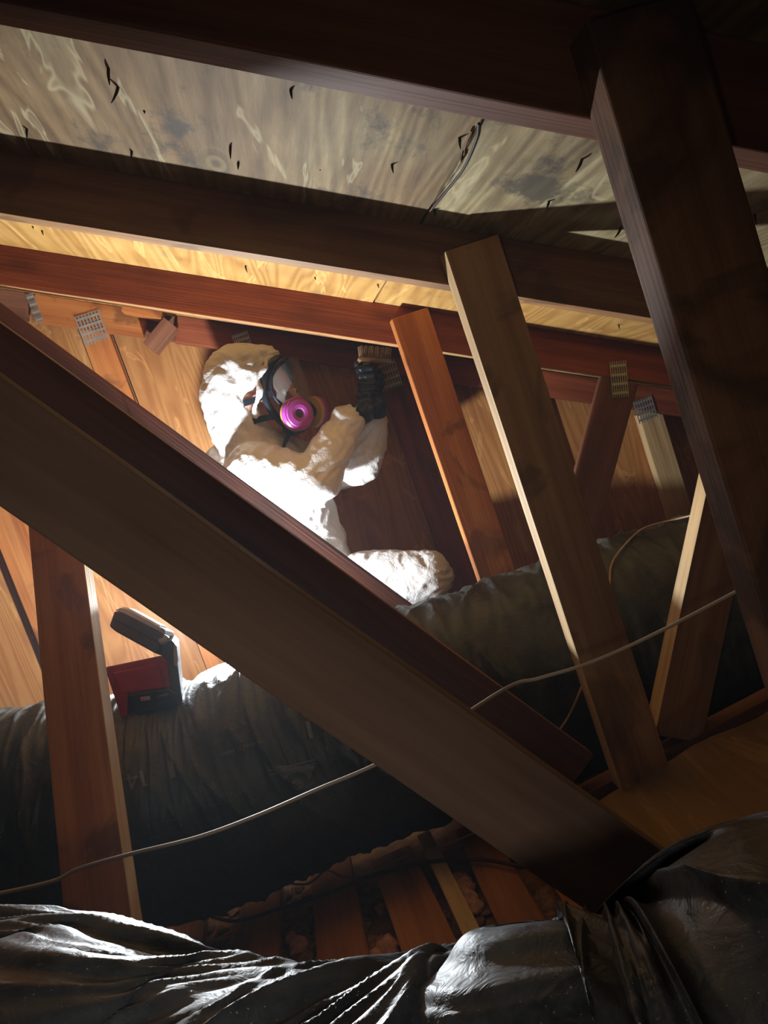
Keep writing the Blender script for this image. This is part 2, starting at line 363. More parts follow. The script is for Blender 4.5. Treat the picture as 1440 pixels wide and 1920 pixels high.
# ------------------------------------------------------------------ trusses (built alike, 0.61 m apart)
HB = .356                                                 # underside of chord: z = CZ + HB - .4985 x
def chord_pts(x0, x1, off=0.):
    c = math.cos(math.atan(.4985)); h = .0445 / c
    return [Vector((x, 0, CZ + HB + h + off - .4985 * x)) for x in (x0, x1)]
def truss(y, lab, mats, wdiag=.089, xr=2.0, xl=-1.2):
    t = thing('roof_truss', (0, y, CZ - .7), lab, 'truss', 'roof trusses running across the attic')
    yc = Vector((0, y + .019, 0)); ya = Vector((0, y - .019, 0))
    a, b = chord_pts(xl, xr); lumber('top_chord', a + yc, b + yc, .089, .038, mats[0], t, edge=None if y < 1 else W_TAN)
    n = Vector((1.49, 0, 1)).normalized()                 # diagonal: top edge z = -.125 - 1.49 x
    p0 = Vector((-.72, 0, CZ - .125 + 1.49 * .72)) - n * wdiag / 2; p1 = Vector((.34, 0, CZ - .125 - 1.49 * .34)) - n * wdiag / 2
    lumber('diagonal_web', p0 + yc, p1 + yc, wdiag, .038, mats[1], t)
    return t, yc, ya
t1, yc, ya = truss(.65, 'nearest dark brown roof truss crossing the top of the view above the front duct', (W_BROWN, W_BEAM), .081)
lumber('post_web', Vector((.3855, 0, CZ + .245)) + ya, Vector((.3855, 0, CZ - .70)) + ya, .089, .038, W_BLOTCH, t1)
lumber('bottom_chord', Vector((.335, 0, CZ - .735)) + yc, Vector((1.5, 0, CZ - .735)) + yc, .089, .038, W_BROWN, t1)
t2, yc, ya = truss(1.26, 'middle roof truss, its tan stained post standing before the far duct', (W_HONEY, W_BROWN))
lumber('post_web', Vector((.399, 0, CZ + .225)) + ya, Vector((.399, 0, CZ - .69)) + ya, .089, .038, W_TAN, t2, edge=W_PALE)
ca = P(1385, 850, 1.26); cb = P(1255, 1385, 1.26)
ca = Vector((.867, 0, ca.z)); n = Vector((1, 0, 1.53)).normalized()
pc0 = P(1392, 760, 1.26); pc1 = P(1258, 1392, 1.26)
lumber('rising_web', pc0 + Vector((.015, .019, 0)), pc1 + Vector((.015, .019, 0)), .089, .038, W_HONEY, t2, edge=W_PALE)
lumber('bottom_chord', Vector((.30, 0, CZ - .735)) + yc, Vector((1.7, 0, CZ - .60)) + yc, .089, .038, W_BROWN, t2)
t3, yc, ya = truss(1.87, 'red brown roof truss just in front of the kneeling person and above the far duct', (W_RED, W_DEEP))
lumber('post_web', Vector((.4075, 0, CZ + .23)) + ya, Vector((.4075, 0, CZ - .69)) + ya, .089, .038, W_ORANGE, t3)
pc0 = P(1166, 712, 1.87); pc1 = P(1060, 1100, 1.87)
lumber('rising_web', pc0 + Vector((0, .019, 0)), pc0 + (pc1 - pc0) * 1.25 + Vector((0, .019, 0)), .089, .038, W_BROWN, t3)
plate(t3, (1161, 711), -.02 + .35 - .1, .040, .088, M_BRASSY, 1.866)
# gable truss
t4 = thing('gable_truss', (0, 2.48, CZ - .9), 'gable truss with upright studs fixed against the orange plywood end wall', 'truss')
def c4(x): return CZ + .366 - .4985 * x
def chord4(x0, x1, m):
    h = .039 / math.cos(math.atan(.4985))
    return lumber('top_chord', Vector((x0, 2.461, c4(x0) + h)), Vector((x1, 2.461, c4(x1) + h)), .078, .038, m, t4)
chord4(-.495, -.215, W_ORANGE); chord4(-.135, 1.75, W_RED); chord4(-1.3, -.51, W_BROWN)
lumber('diagonal_web', Vector((-.24, 2.499, c4(-.24) + .06)), Vector((-.10, 2.499, c4(-.1) + .06)), .09, .03, W_BROWN, t4)
for x, m, top in ((-.80, W_ORANGE, 0), (-.365, W_ORANGE, 0), (.037, W_RED, 0), (.436, W_RED, 0), (.82, W_RED, 0), (1.205, W_PALE, 0), (1.60, W_RED, 0)):
    lumber('stud', Vector((x, 2.4995, c4(x) + .03 if x != 1.205 else c4(x) + .005)), Vector((x, 2.4995, CZ - 1.05)), .079, .038, m, t4)
plate(t4, (172, 615), .0, .068, .088, M_GALV, 2.438); plate(t4, (1210, 768), .0, .062, .074, M_GALV, 2.438)
plate(t4, (729, 703), .0, .060, .085, M_BRASSY, 2.438); plate(t4, (455, 642), .0, .045, .06, M_GALV, 2.438); plate(t4, (65, 578), .0, .02, .088, M_GALV, 2.438)
# offcuts nailed between the gable pieces
a = P(283, 655, 2.40); b = P(322, 608, 2.40)
tag(lumber('wood_block', a, b, .045, .06, W_BROWN, None, yhint=(.2, 1, .1)), 'short brown wood offcut sticking out in the gap of the gable chord', 'wood block')
a = P(232, 577, 2.40); b = P(306, 592, 2.40)
tag(lumber('wood_wedge', a, b, .03, .06, W_ORANGE, None), 'thin pale wood wedge tucked under the red chord above the offcut', 'wood block')
# leaning brace on the left, in front of the far duct
a = P(108, 985, 1.50); b = P(194, 1722, 1.08)
yh = Vector((.30, .95, 0)).normalized()
tag(lumber('leaning_brace', a + (a - b) * .12, b + (b - a) * .06, .089, .038, W_ORANGE, None, yhint=(.05, .99, 0), edge=W_PALE), 'reddish brown timber brace standing at the left before the far duct', 'timber')
# plywood walk board at the lower right
o_ = Vector((0, 0, CZ - .70)); z_ = Vector((0, 0, 1))
bm = bmesh.new(); nx, ny = 24, 16; g = {}
for i in range(nx + 1):
    for j in range(ny + 1):
        x = .30 + .95 * i / nx; y = .70 + .53 * j / ny + .02 * noise.noise(Vector((x * 9, 3, 0)))
        g[i, j] = bm.verts.new((x, y, CZ - .705 + .11 * (x - .3) + .006 * noise.noise(Vector((x * 5, y * 5, 0))) + .012 * max(0, (j - 12) / 4) ** 2))
for i in range(nx):
    for j in range(ny): bm.faces.new((g[i, j], g[i + 1, j], g[i + 1, j + 1], g[i, j + 1]))
r = bmesh.ops.extrude_face_region(bm, geom=bm.faces[:])
for v in r['geom']:
    if isinstance(v, bmesh.types.BMVert): v.co.z -= .012
tag(link('plywood_sheet', bm, PLY_FLOOR), 'tan plywood sheet lying flat at the lower right beyond the front duct', 'plywood')

# ------------------------------------------------------------------ flexible ducts
def make_duct(name, path, r, nseg, disp, m, label, nper=40, squash=1.):
    pts = spline(path, nper); n = len(pts); rings = []; bm = bmesh.new(); s = 0.
    fr = []
    for i, p in enumerate(pts):
        t = (pts[min(i + 1, n - 1)] - pts[max(i - 1, 0)]).normalized()
        u = t.cross(Vector((0, 0, 1))).normalized(); v = u.cross(t)      # u points to -Y (camera), v up
        if i: s += (p - pts[i - 1]).length
        fr.append((p, u, v, s))
        rings.append([])
        for k in range(nseg):
            a = 6.2831853 * k / nseg; d = disp(s, a, p)
            rings[-1].append(bm.verts.new(p + (u * math.cos(a) + v * math.sin(a) * squash) * (r + d)))
    for a, b in zip(rings, rings[1:]):
        for k in range(nseg): bm.faces.new((a[k], a[(k + 1) % nseg], b[(k + 1) % nseg], b[k]))
    o = link(name, bm, m, smooth=True); tag(o, label, 'duct'); return o, fr
def ridge(x, y, z=0): return 1 - abs(noise.noise(Vector((x, y, z)))) * 2
def disp_far(s, a, p=None):
    wrap = .0035 * math.sin(s * 2 * math.pi / .045) * .35
    f = ridge(s * 15 + .6 * math.sin(a * 2), a * .9, 1.7) ** 3 * .007 + ridge(s * 40, a * 1.5 + s, 5.) ** 3 * .0042
    big = .010 * noise.noise(Vector((s * 2.2, a * .8, 9.)))
    return wrap + f + big - .006
rr = .214; duct_r = .222
dpx = [(-420, 1500, 8), (-160, 1392, 8), (0, 1345, 8), (120, 1322, 8), (230, 1312, 4), (330, 1292, 12), (422, 1249, 24), (560, 1196, 20), (760, 1130, 18), (1010, 1050, 17.5), (1200, 985, 18), (1310, 950, 18), (1500, 893, 18), (1900, 770, 18)]
path = []
for x, y, dg in dpx:
    a = math.radians(dg); rpx = duct_r * 1500 / 1.6 * .97
    path.append(P(x + rpx * math.sin(a), y + rpx * math.cos(a), 1.585))
far_duct, fr2 = make_duct('insulated_duct', path, duct_r, 180, disp_far, M_DUCT2, 'large dusty black flexible duct running across behind the posts, with grey print', nper=44)
# printed markings laid on the duct film
cen2 = np.array([list(q[0]) for q in fr2])
def duct_surface(px, py, dr=.003):
    """point of the far duct's skin seen toward a photo direction, found by marching and halving"""
    r_ = ray(px, py).normalized()
    def gap(t):
        p = CAMP + r_ * t; i = int(((cen2 - np.array(p)) ** 2).sum(1).argmin())
        c, u, v, s = fr2[i]; d = p - c; tt = u.cross(v); ds = d.dot(tt); d = d - tt * ds
        return d.length - duct_r - disp_far(s - ds, math.atan2(d.dot(v), d.dot(u))) - dr
    t = 1.25
    while t < 2.3 and gap(t) > 0: t += .015
    lo, hi = t - .015, t
    for _ in range(6):
        m_ = (lo + hi) / 2
        if gap(m_) > 0: lo = m_
        else: hi = m_
    return CAMP + r_ * lo
def print_mark(polys):
    """polys: outlines in photo directions -> thin film marks following the curved skin"""
    bm = bmesh.new()
    for pl in polys:
        vs = [bm.verts.new(duct_surface(x, y)) for x, y in pl]; bm.faces.new(vs)
    return link('printed_mark', bm, M_PRINT, far_duct)
def stroke(x0, y0, x1, y1, w):
    dx, dy = x1 - x0, y1 - y0; L = math.hypot(dx, dy); nx_, ny_ = -dy / L * w / 2, dx / L * w / 2; n = max(1, int(L / 14)); out = []
    for i in range(n):
        a, b = i / n, (i + 1) / n
        out.append([(x0 + dx * a + nx_, y0 + dy * a + ny_), (x0 + dx * b + nx_, y0 + dy * b + ny_), (x0 + dx * b - nx_, y0 + dy * b - ny_), (x0 + dx * a - nx_, y0 + dy * a - ny_)])
    return out
print_mark(stroke(264, 1445, 270, 1474, 6) + stroke(270, 1474, 277, 1470, 4))                                    # upside-down 1
print_mark(stroke(240, 1452, 247, 1480, 5) + stroke(247, 1480, 254, 1458, 4) + stroke(236, 1461, 258, 1456, 4))   # upside-down 4
print_mark(stroke(319, 1427, 325, 1458, 10))
print_mark(stroke(576, 1352, 584, 1384, 8))
for k_ in range(3):                                                                                              # 0-0-0
    cx, cy = 378 + k_ * 11, 1480 - k_ * 3; st = []
    for j in range(10):
        a0, a1 = j * .6283, (j + 1) * .6283
        st += stroke(cx + 3 * math.cos(a0), cy + 5.5 * math.sin(a0), cx + 3 * math.cos(a1), cy + 5.5 * math.sin(a1), 1.6)
    print_mark(st + (stroke(cx + 4.5, cy - 2, cx + 7, cy - 2.5, 1.4) if k_ < 2 else []))
st = []                                                                                                          # triangular emblem with a curl
st += stroke(502, 1446, 592, 1424, 3) + stroke(505, 1453, 592, 1431, 3)
tri = [(588, 1437), (580, 1478), (570, 1502), (545, 1492), (524, 1474), (508, 1457)]
print_mark(st)
st = []
for j in range(30):
    t_ = j / 30; y_ = 1437 + 9 * 0 + t_ * 62
    xl = 508 + (570 - 508) * t_; xr = 590 - 22 * t_
    cx, cy, ro, ri = 558, 1470, 23, 11
    segs = [(xl, xr)]
    out = []
    for s_, e_ in segs:
        h = abs(y_ - cy)
        if h < ro:
            k1 = math.sqrt(ro * ro - h * h); out.append((s_, cx - k1))
            if h < ri: k2 = math.sqrt(ri * ri - h * h); out.append((cx - k2, cx + k2))
            out.append((cx + k1, e_))
        else: out.append((s_, e_))
    for s_, e_ in out:
        if e_ - s_ > 1: st += stroke(s_, y_ - .15 * (s_ - 550) * 0, e_, y_, 2.3)
print_mark(st)
st = []
for j in range(26):                                                                                              # round seal of small lettering
    a0 = j * .7; rr_ = 2 + 11 * (j / 26); st += stroke(475 + rr_ * math.cos(a0), 1496 + rr_ * math.sin(a0), 475 + (rr_ + 2) * math.cos(a0 + .5), 1496 + (rr_ + 2) * math.sin(a0 + .5), 1.3)
print_mark(st)
st = []
for (x0, y0, x1, y1) in ((400, 1418, 440, 1406), (425, 1412, 495, 1388), (455, 1399, 495, 1388)):                  # a line of small words
    n_ = int((x1 - x0) / 4)
    for j in range(n_):
        if random.random() < .8:
            xx = x0 + (x1 - x0) * j / n_; yy = y0 + (y1 - y0) * j / n_; st += stroke(xx, yy - 3, xx + 2, yy + 3, 1.2)
print_mark(st)
st = []
for row in range(6):
    for j in range(44):
        if random.random() < .55:
            xx = 250 + j * 5.2; yy = 1528 + row * 13 - j * 1.1 + 20 * 0; st += stroke(xx, yy - 2.5, xx + 2.2, yy + 1.5, 1.0)
print_mark(st)

def sst(a, b, x): t = min(1, max(0, (x - a) / (b - a))); return t * t * (3 - 2 * t)
def disp_near(s, a, p):
    tw = 1 - sst(-.02, .10, p.x)                          # left of the tie the film is twisted, right of it gathered
    q = s * 13 - a * (2.6 * tw + .3); l = s * 2.2 * (1 - tw) + s * 3 * tw + a * .8
    n1 = noise.noise(Vector((q, l, 2.2))); n2 = noise.noise(Vector((q * 2.3 + 4, l * 1.6, 7.)))
    f = (1 - abs(n1) * 2.2) * .0088 + (1 - abs(n2) * 2.2) * .0046
    big = .008 * noise.noise(Vector((s * 4., a * .7, 3.)))
    fine = .0014 * noise.noise(Vector((q * 7, l * 5, 1.)))
    tie = -.012 * math.exp(-((p.x - .018 + .02 * (a - 1)) / .006) ** 2) + .006 * math.exp(-((p.x - .032) / .012) ** 2)
    lap = .011 * sst(.150, .158, p.x + .03 * (a - 1.2)) - .006 * sst(.158, .26, p.x)
    return f + big + fine + tie + lap - .007
R1 = .165; pth = []; tp = []
for x, y, yt in ((-700, 1660, .80), (-300, 1680, .74), (0, 1702, .68), (120, 1706, .655), (250, 1725, .62), (340, 1762, .585), (430, 1800, .55), (560, 1814, .51), (700, 1800, .475), (800, 1774, .455), (880, 1746, .44), (960, 1716, .43), (1060, 1712, .425),
                 (1160, 1692, .42), (1250, 1652, .42), (1340, 1608, .42), (1440, 1578, .42), (1900, 1440, .42), (2300, 1330, .42)): tp.append((P(x, y, yt), ray(x, y)))
for i, (p, ry) in enumerate(tp):
    t_ = tp[min(i + 1, len(tp) - 1)][0] - tp[max(i - 1, 0)][0]; n_ = t_.cross(ry).normalized()
    if n_.z > 0: n_ = -n_
    pth.append(p + n_ * R1)
near_duct, fr1 = make_duct('front_duct', pth, R1, 300, disp_near, M_DUCT, 'crumpled glossy black plastic duct filling the bottom foreground', nper=34)
near_duct.data.materials[0] = M_DUCT

# ------------------------------------------------------------------ cables
cable('slack_cable', [P(-260, 1735, .98), P(-60, 1684, .98), P(0, 1675, .98), P(100, 1652, .98), P(150, 1628, .98), P(250, 1600, .98), P(370, 1570, .98), P(480, 1530, .98), P(600, 1478, .98), P(693, 1439, .98),
                      P(800, 1385, .98), P(950, 1290, .98), P(1010, 1272, .98), P(1100, 1245, .98), P(1200, 1202, .98), P(1300, 1152, .98), P(1418, 1090, .98), P(1600, 1000, .98)], .0024, M_CABLE, 'long beige slack cable strung across the whole view over the posts')
def on_duct(px, py): return duct_surface(px, py, .006)
cable('thin_cable', [P(1308, 964, 1.52), on_duct(1262, 975), on_duct(1205, 992), on_duct(1165, 1030), on_duct(1146, 1062), on_duct(1142, 1110), on_duct(1125, 1200), on_duct(1090, 1290), on_duct(1068, 1340), on_duct(1045, 1375)], .0022, M_CABLEB, 'thin brown cable draped over the far duct between two posts')
cable('floor_cable', [floorpt(*q, -.012) for q in ((262, 1705), (300, 1672), (345, 1645), (390, 1636), (470, 1645), (560, 1658), (590, 1650), (612, 1631), (650, 1646), (690, 1640), (760, 1606), (810, 1592), (870, 1570), (960, 1530))], .0022, M_CABLEB, 'light brown cable snaking over the floor boards')
cable('dark_floor_cable', [floorpt(*q, -.012) for q in ((250, 1740), (300, 1718), (370, 1712), (440, 1727), (520, 1705), (600, 1680), (690, 1645), (800, 1616), (900, 1612), (980, 1625))], .0036, M_CABLED, 'dark brown thicker cable lying across the floor boards')

# ------------------------------------------------------------------ work lamp
lamp = thing('work_lamp', P(250, 1345, 1.52), 'red battery work lamp with folding grey head, sitting on the far duct', 'lamp')
def solid(name, px, y, depth, m, parent, bev=.003, shift=(0, 0, 0)):
    o_ = P(sum(p[0] for p in px) / len(px), sum(p[1] for p in px) / len(px), y)
    bm = bmesh.new(); prism(bm, [P(*p, y) - o_ for p in px], depth)
    bmesh.ops.recalc_face_normals(bm, faces=bm.faces)
    bmesh.ops.bevel(bm, geom=list(bm.edges), offset=bev, segments=2, affect='EDGES', profile=.6)
    return link(name, bm, m, parent, Matrix.Translation(o_ + Vector(shift)))
LY = 1.50
body = solid('body', [(195, 1251), (302, 1229), (312, 1240), (322, 1318), (300, 1292), (240, 1303), (238, 1346), (229, 1353)], LY, (.01, .07, -.022), M_RED, lamp)
solid('side_panel', [(212, 1262), (296, 1244), (308, 1290), (236, 1299), (225, 1300)], LY - .003, (0, .006, 0), M_RED, body, .002)
batt = solid('battery', [(238, 1303), (315, 1290), (330, 1300), (334, 1320), (255, 1342), (248, 1326)], LY - .006, (.01, .085, 0), M_BLK, lamp)
solid('label_frame', [(263, 1308), (281, 1305), (282, 1312), (264, 1315)], LY - .0075, (0, .002, 0), M_LBL, batt, .0003)
solid('label', [(264.5, 1309), (272, 1307.5), (272.5, 1312), (265.5, 1313.5)], LY - .0085, (0, .002, 0), M_ORG, batt, .0003)
tc = D.curves.new('lettering', 'FONT'); tc.body = 'LITHIUM'; tc.size = .0085; tc.extrude = .0003
to = D.objects.new('tmp_text', tc); C.objects.link(to); bpy.context.view_layer.update()
me = D.meshes.new_from_object(to.evaluated_get(bpy.context.evaluated_depsgraph_get())); D.objects.remove(to)
me.name = 'lettering'; me.materials.clear(); me.materials.append(M_LBL)
a = P(295, 1308, LY - .0078); b = P(316, 1303.5, LY - .0078); L = (b - a).length; fx = (b - a).normalized(); fz = Vector((0, -1, 0)); fy = fz.cross(fx)
wl = max(v.co.x for v in me.vertices); sc = L / wl
lo = D.objects.new('lettering', me); C.objects.link(lo)
lo.matrix_world = Matrix(((fx.x * sc, fy.x * sc, fz.x, a.x), (fx.y * sc, fy.y * sc, fz.y, a.y), (fx.z * sc, fy.z * sc, fz.z, a.z), (0, 0, 0, 1)))
lo.parent = batt; lo.matrix_parent_inverse = batt.matrix_world.inverted()
arm = solid('arm', [(302, 1212), (309, 1202), (322, 1201), (330, 1210), (333, 1245), (341, 1312), (336, 1320), (322, 1318), (314, 1260), (304, 1232)], LY + .005, (0, .05, 0), M_GREY, lamp)
solid('arm_pad', [(326, 1206), (331, 1212), (334, 1238), (331, 1252), (326, 1246), (325, 1225)], LY + .002, (.001, .03, 0), M_SCUFF, arm, .002)
rod = bmesh.new(); tube_bm(rod, [P(330, 1252, LY + .012), P(340, 1314, LY + .012)], .003, 10); link('rod', rod, M_SCUFF, arm, smooth=True)
head = solid('lamp_head', [(214, 1145), (232, 1147), (307, 1190), (304, 1199), (292, 1226), (216, 1184), (204, 1174)], LY, (.004, .05, -.022), M_GREY, lamp, .004)
solid('bezel', [(215, 1144), (226, 1139), (240, 1142), (309, 1180), (309, 1190), (232, 1150)], LY - .001, (.004, .052, -.018), M_SCUFF, head, .002)
solid('groove', [(214, 1161), (298, 1204), (298, 1206), (214, 1163)], LY - .001, (0, .004, 0), M_BLK, head, .0004)
solid('led_panel', [(226, 1137), (240, 1139), (300, 1172), (298, 1176), (236, 1143)], LY + .006, (.004, .036, -.012), M_LED, head, .001)
hg = bmesh.new(); tube_bm(hg, [P(306, 1201, LY + .0), P(306, 1201, LY + .06)], .008, 14); link('hinge', hg, M_SCUFF, lamp, smooth=True)

tri = thing('added_lamp_body', LAMP + Vector((0, 0, -.06)), 'added unseen lamp body, its dish keeping light off the floor, hung on wires', 'lamp')
bm = bmesh.new()
def lathe(bm, prof, M, seg=40):
    rs_ = [[bm.verts.new(M @ Vector((r * math.cos(2 * math.pi * k / seg), r * math.sin(2 * math.pi * k / seg), z))) for k in range(seg)] for r, z in prof]
    for a, b in zip(rs_, rs_[1:]):
        for k in range(seg): bm.faces.new((a[k], a[(k + 1) % seg], b[(k + 1) % seg], b[k]))
    bm.faces.new(rs_[0][::-1]); bm.faces.new(rs_[-1])
lathe(bm, [(.015, -.038), (.028, -.034), (.040, -.024), (.042, -.019), (.038, -.019), (.025, -.025), (.01, -.027)], Matrix.Translation(LAMP)); link('floor_shade_dish', bm, M_GREY, tri, smooth=True)  # unseen dish added under the lamp to block its light from the floor
bm = bmesh.new(); lathe(bm, [(.012, -.028), (.016, -.026), (.014, -.023), (.006, -.022)], Matrix.Translation(LAMP)); link('lens', bm, M_LED, tri, smooth=True)
for k in range(3):                                        # added wires holding the dish, up to the third truss's diagonal
    a = k * 2.094 + .5; bm = bmesh.new(); tube_bm(bm, [LAMP + Vector((.04 * math.cos(a), .04 * math.sin(a), -.020)), LAMP + Vector((.02 * math.cos(a), .02 * math.sin(a), .12)), Vector((LAMP.x, 1.8685, CZ + .20))], .0009, 6)
    link('wire', bm, M_BLK, tri, smooth=True)

# ------------------------------------------------------------------ the person
person = thing('person', P(600, 1200, 2.17), 'kneeling person in white hooded coverall and full face respirator with both arms raised', 'person')
def blob(items, vox, m, name, parent, disp=None, smooth=6):
    """one continuous surface: tapered round limbs merged by a voxel remesh"""
    bm = bmesh.new()
    for it in items:
        a, ra, b, rb = it[:4]; sq = it[4] if len(it) > 4 else 1.
        a = Vector(a); b = Vector(b); n = max(2, int((b - a).length / (min(ra, rb) * .35)) + 1)
        for i in range(n + 1):
            t = i / n; r = ra + (rb - ra) * t
            bmesh.ops.create_icosphere(bm, subdivisions=3, radius=r, matrix=Matrix.Translation(a.lerp(b, t)) @ Matrix.Diagonal((1, sq, 1, 1)))
    me = D.meshes.new('tmp'); bm.to_mesh(me); bm.free(); o = D.objects.new('tmp', me); C.objects.link(o)
    md = o.modifiers.new('r', 'REMESH'); md.mode = 'VOXEL'; md.voxel_size = vox
    ms = o.modifiers.new('s', 'SMOOTH'); ms.iterations = smooth; ms.factor = .6
    bpy.context.view_layer.update()
    m2 = D.meshes.new_from_object(o.evaluated_get(bpy.context.evaluated_depsgraph_get())); D.objects.remove(o)
    if disp:
        nrm = [v.normal.copy() for v in m2.vertices]
        for v, nn in zip(m2.vertices, nrm): v.co += nn * disp(v.co)
    m2.name = name; m2.materials.clear(); m2.materials.append(m)
    for p in m2.polygons: p.use_smooth = True
    o = D.objects.new(name, m2); C.objects.link(o); o.parent = parent; o.matrix_parent_inverse = parent.matrix_world.inverted(); return o
hip = P(590, 1165, 2.20); chest = P(535, 945, 2.20); nk = P(462, 822, 2.18)
rs = P(478, 885, 2.09); re_ = P(588, 905, 2.03); rw = P(650, 792, 2.06)
ls = P(575, 880, 2.28); le = P(672, 868, 2.20); lw = P(703, 792, 2.15)
rk = P(800, 1082, 2.10); rfoot = P(690, 1260, 2.20); lk = P(745, 1120, 2.28)
def crinkle(p):
    w_ = noise.noise_vector(p * 7) * .05; q = p + w_
    a1 = 1 - abs(noise.noise(Vector((q.x * 11 + q.z * 9, q.y * 5, q.z * 8 - q.x * 4)))) * 2.2
    a2 = 1 - abs(noise.noise(Vector((q.x * 16 - q.z * 30, q.y * 14, q.z * 20 + q.x * 10)) + Vector((5, 5, 5)))) * 2.4
    a3 = (1 - abs(noise.noise(Vector((q.x * 46 + q.z * 34, q.y * 22, q.z * 14 - q.x * 8)))) * 2.2)
    return .0052 * a1 + .0042 * a2 + .0016 * a3 - .005
items = [(hip, .15, chest, .135, .85), (chest, .135, P(495, 890, 2.19), .12, .9), (P(495, 890, 2.19), .115, nk, .075), (P(430, 880, 2.22), .075, P(540, 870, 2.25), .08), (P(440, 900, 2.2), .09, chest, .12),
         (rs, .082, re_, .066), (re_, .066, rw, .043), (rw, .045, P(655, 784, 2.06), .036), (ls, .08, le, .062), (le, .062, P(690, 835, 2.18), .052), (P(690, 835, 2.18), .05, lw, .034),
         (hip, .125, P(690, 1105, 2.14), .105), (P(690, 1105, 2.14), .105, rk, .074), (rk, .07, rfoot, .055), (hip, .12, lk, .08), (lk, .07, P(640, 1290, 2.3), .055),
         # hood
         (nk, .085, P(440, 745, 2.19), .092), (P(440, 745, 2.19), .088, P(452, 715, 2.19), .100), (P(452, 705, 2.19), .085, P(490, 682, 2.19), .055), (P(490, 684, 2.19), .05, P(514, 675, 2.18), .022)]
coverall = blob(items, .005, M_SUIT, 'coverall', person, crinkle)
# head: skull, face with nose, brow, ear and jaw; facing right along +X, a little toward the viewer
fd = Vector((.86, -.45, -.12)).normalized(); upv = Vector((.05, 0, 1)); lf = upv.cross(fd).normalized(); upv = fd.cross(lf)
HC = P(502, 742, 2.165)
def H(x, y, z): return HC + fd * x + lf * y + upv * z         # x forward, y to the person's left, z up
headm = blob([(H(-.03, 0, .015), .074, H(-.005, 0, .02), .072), (H(.0, 0, -.04), .055, H(.03, 0, -.065), .036), (H(-.02, 0, -.05), .05, H(-.05, 0, -.14), .05),
              (H(.068, 0, .0), .008, H(.084, 0, -.028), .012), (H(.05, -.028, .012), .016, H(.052, .028, .012), .016), (H(.064, -.018, -.056), .008, H(.064, .018, -.056), .008),
              (H(.042, -.035, -.018), .02, H(.046, -.03, -.03), .02), (H(.042, .035, -.018), .02, H(.046, .03, -.03), .02), (H(-.02, -.074, -.0), .012, H(-.022, -.072, -.03), .009)], .0035, M_SKIN, 'head', person, None, 3)
for s_ in (-1, 1):
    bm = bmesh.new(); bmesh.ops.create_uvsphere(bm, u_segments=16, v_segments=10, radius=.0115, matrix=Matrix.Translation(H(.061, s_ * .029, -.004)))
    link('eye', bm, simple('eye_white', (.7, .66, .62), .2), headm, smooth=True)
    bm = bmesh.new(); bmesh.ops.create_uvsphere(bm, u_segments=12, v_segments=8, radius=.005, matrix=Matrix.Translation(H(.0705, s_ * .030, -.005)))
    link('iris', bm, M_BLK, headm, smooth=True)
# respirator
def oval(cx, rz, ry, zc, n=48, tilt=0.):
    return [H(cx + tilt * math.sin(2 * math.pi * k / n) - .030 * abs(math.cos(2 * math.pi * k / n)) ** 2, ry * math.cos(2 * math.pi * k / n) * (1 - .18 * max(0, -math.sin(2 * math.pi * k / n))), zc + rz * math.sin(2 * math.pi * k / n)) for k in range(n)]
resp = None
bm = bmesh.new(); ring = oval(.060, .098, .076, -.010, tilt=-.004); tube_bm(bm, ring + ring[:1], .0095, 10)
resp = link('respirator', bm, M_RUB, person, smooth=True)
bm = bmesh.new(); ring = oval(.078, .078, .066, .004, tilt=-.006); tube_bm(bm, ring + ring[:1], .005, 10)
link('visor_frame', bm, M_RUB, resp, smooth=True)
bm = bmesh.new(); nu, nv = 24, 14; g = {}                # bulging clear visor
for j in range(nv + 1):
    for i in range(nu + 1):
        u = (i / nu * 2 - 1); v = (j / nv * 2 - 1)
        yy = .064 * u; lim = math.sqrt(max(0, 1 - u * u)); zz = .004 + .077 * v * max(.12, lim) ** .7
        g[i, j] = bm.verts.new(H(.048 + .058 * (1 - u * u) ** .6 - .006 * v + .010 * (1 - v * v), yy, zz))
for j in range(nv):
    for i in range(nu): bm.faces.new((g[i, j], g[i + 1, j], g[i + 1, j + 1], g[i, j + 1]))
link('visor', bm, M_VISOR, resp, smooth=True)
nose = blob([(H(.085, 0, -.052), .030, H(.10, 0, -.062), .026), (H(.07, -.03, -.068), .026, H(.07, .03, -.068), .026), (H(.05, 0, -.09), .028, H(.07, 0, -.088), .028), (H(.104, 0, -.05), .016, H(.112, 0, -.066), .017)], .004, M_RUB, 'nose_cup', person, None, 2)
nose.parent = resp; nose.matrix_parent_inverse = resp.matrix_world.inverted()
for s_ in (-1, 1):
    ax = (fd * .35 + lf * s_ * .9 - upv * .12).normalized() if s_ > 0 else Vector((.42, -.88, -.05)).normalized()
    base = H(.088, s_ * .052, -.066)
    M = Matrix.Translation(base) @ ax.to_track_quat('Z', 'Y').to_matrix().to_4x4()
    bm = bmesh.new(); lathe(bm, [(.018, -.02), (.018, .0), (.041, .002), (.043, .006), (.043, .012), (.041, .014)], M)
    c_ = link('filter_base', bm, M_YEL, resp)
    bm = bmesh.new(); lathe(bm, [(.041, .012), (.0435, .015), (.0435, .024), (.040, .029), (.037, .029), (.035, .033), (.022, .034), (.014, .033), (.0105, .030), (.0095, .026)], M)
    c_ = link('filter_cartridge', bm, M_PURP, resp, smooth=False); tag(c_, 'round magenta filter cartridge')
    bm = bmesh.new(); lathe(bm, [(.0105, .022), (.0105, .0305), (.003, .031)], M); link('filter_inlet', bm, M_GREY, resp)
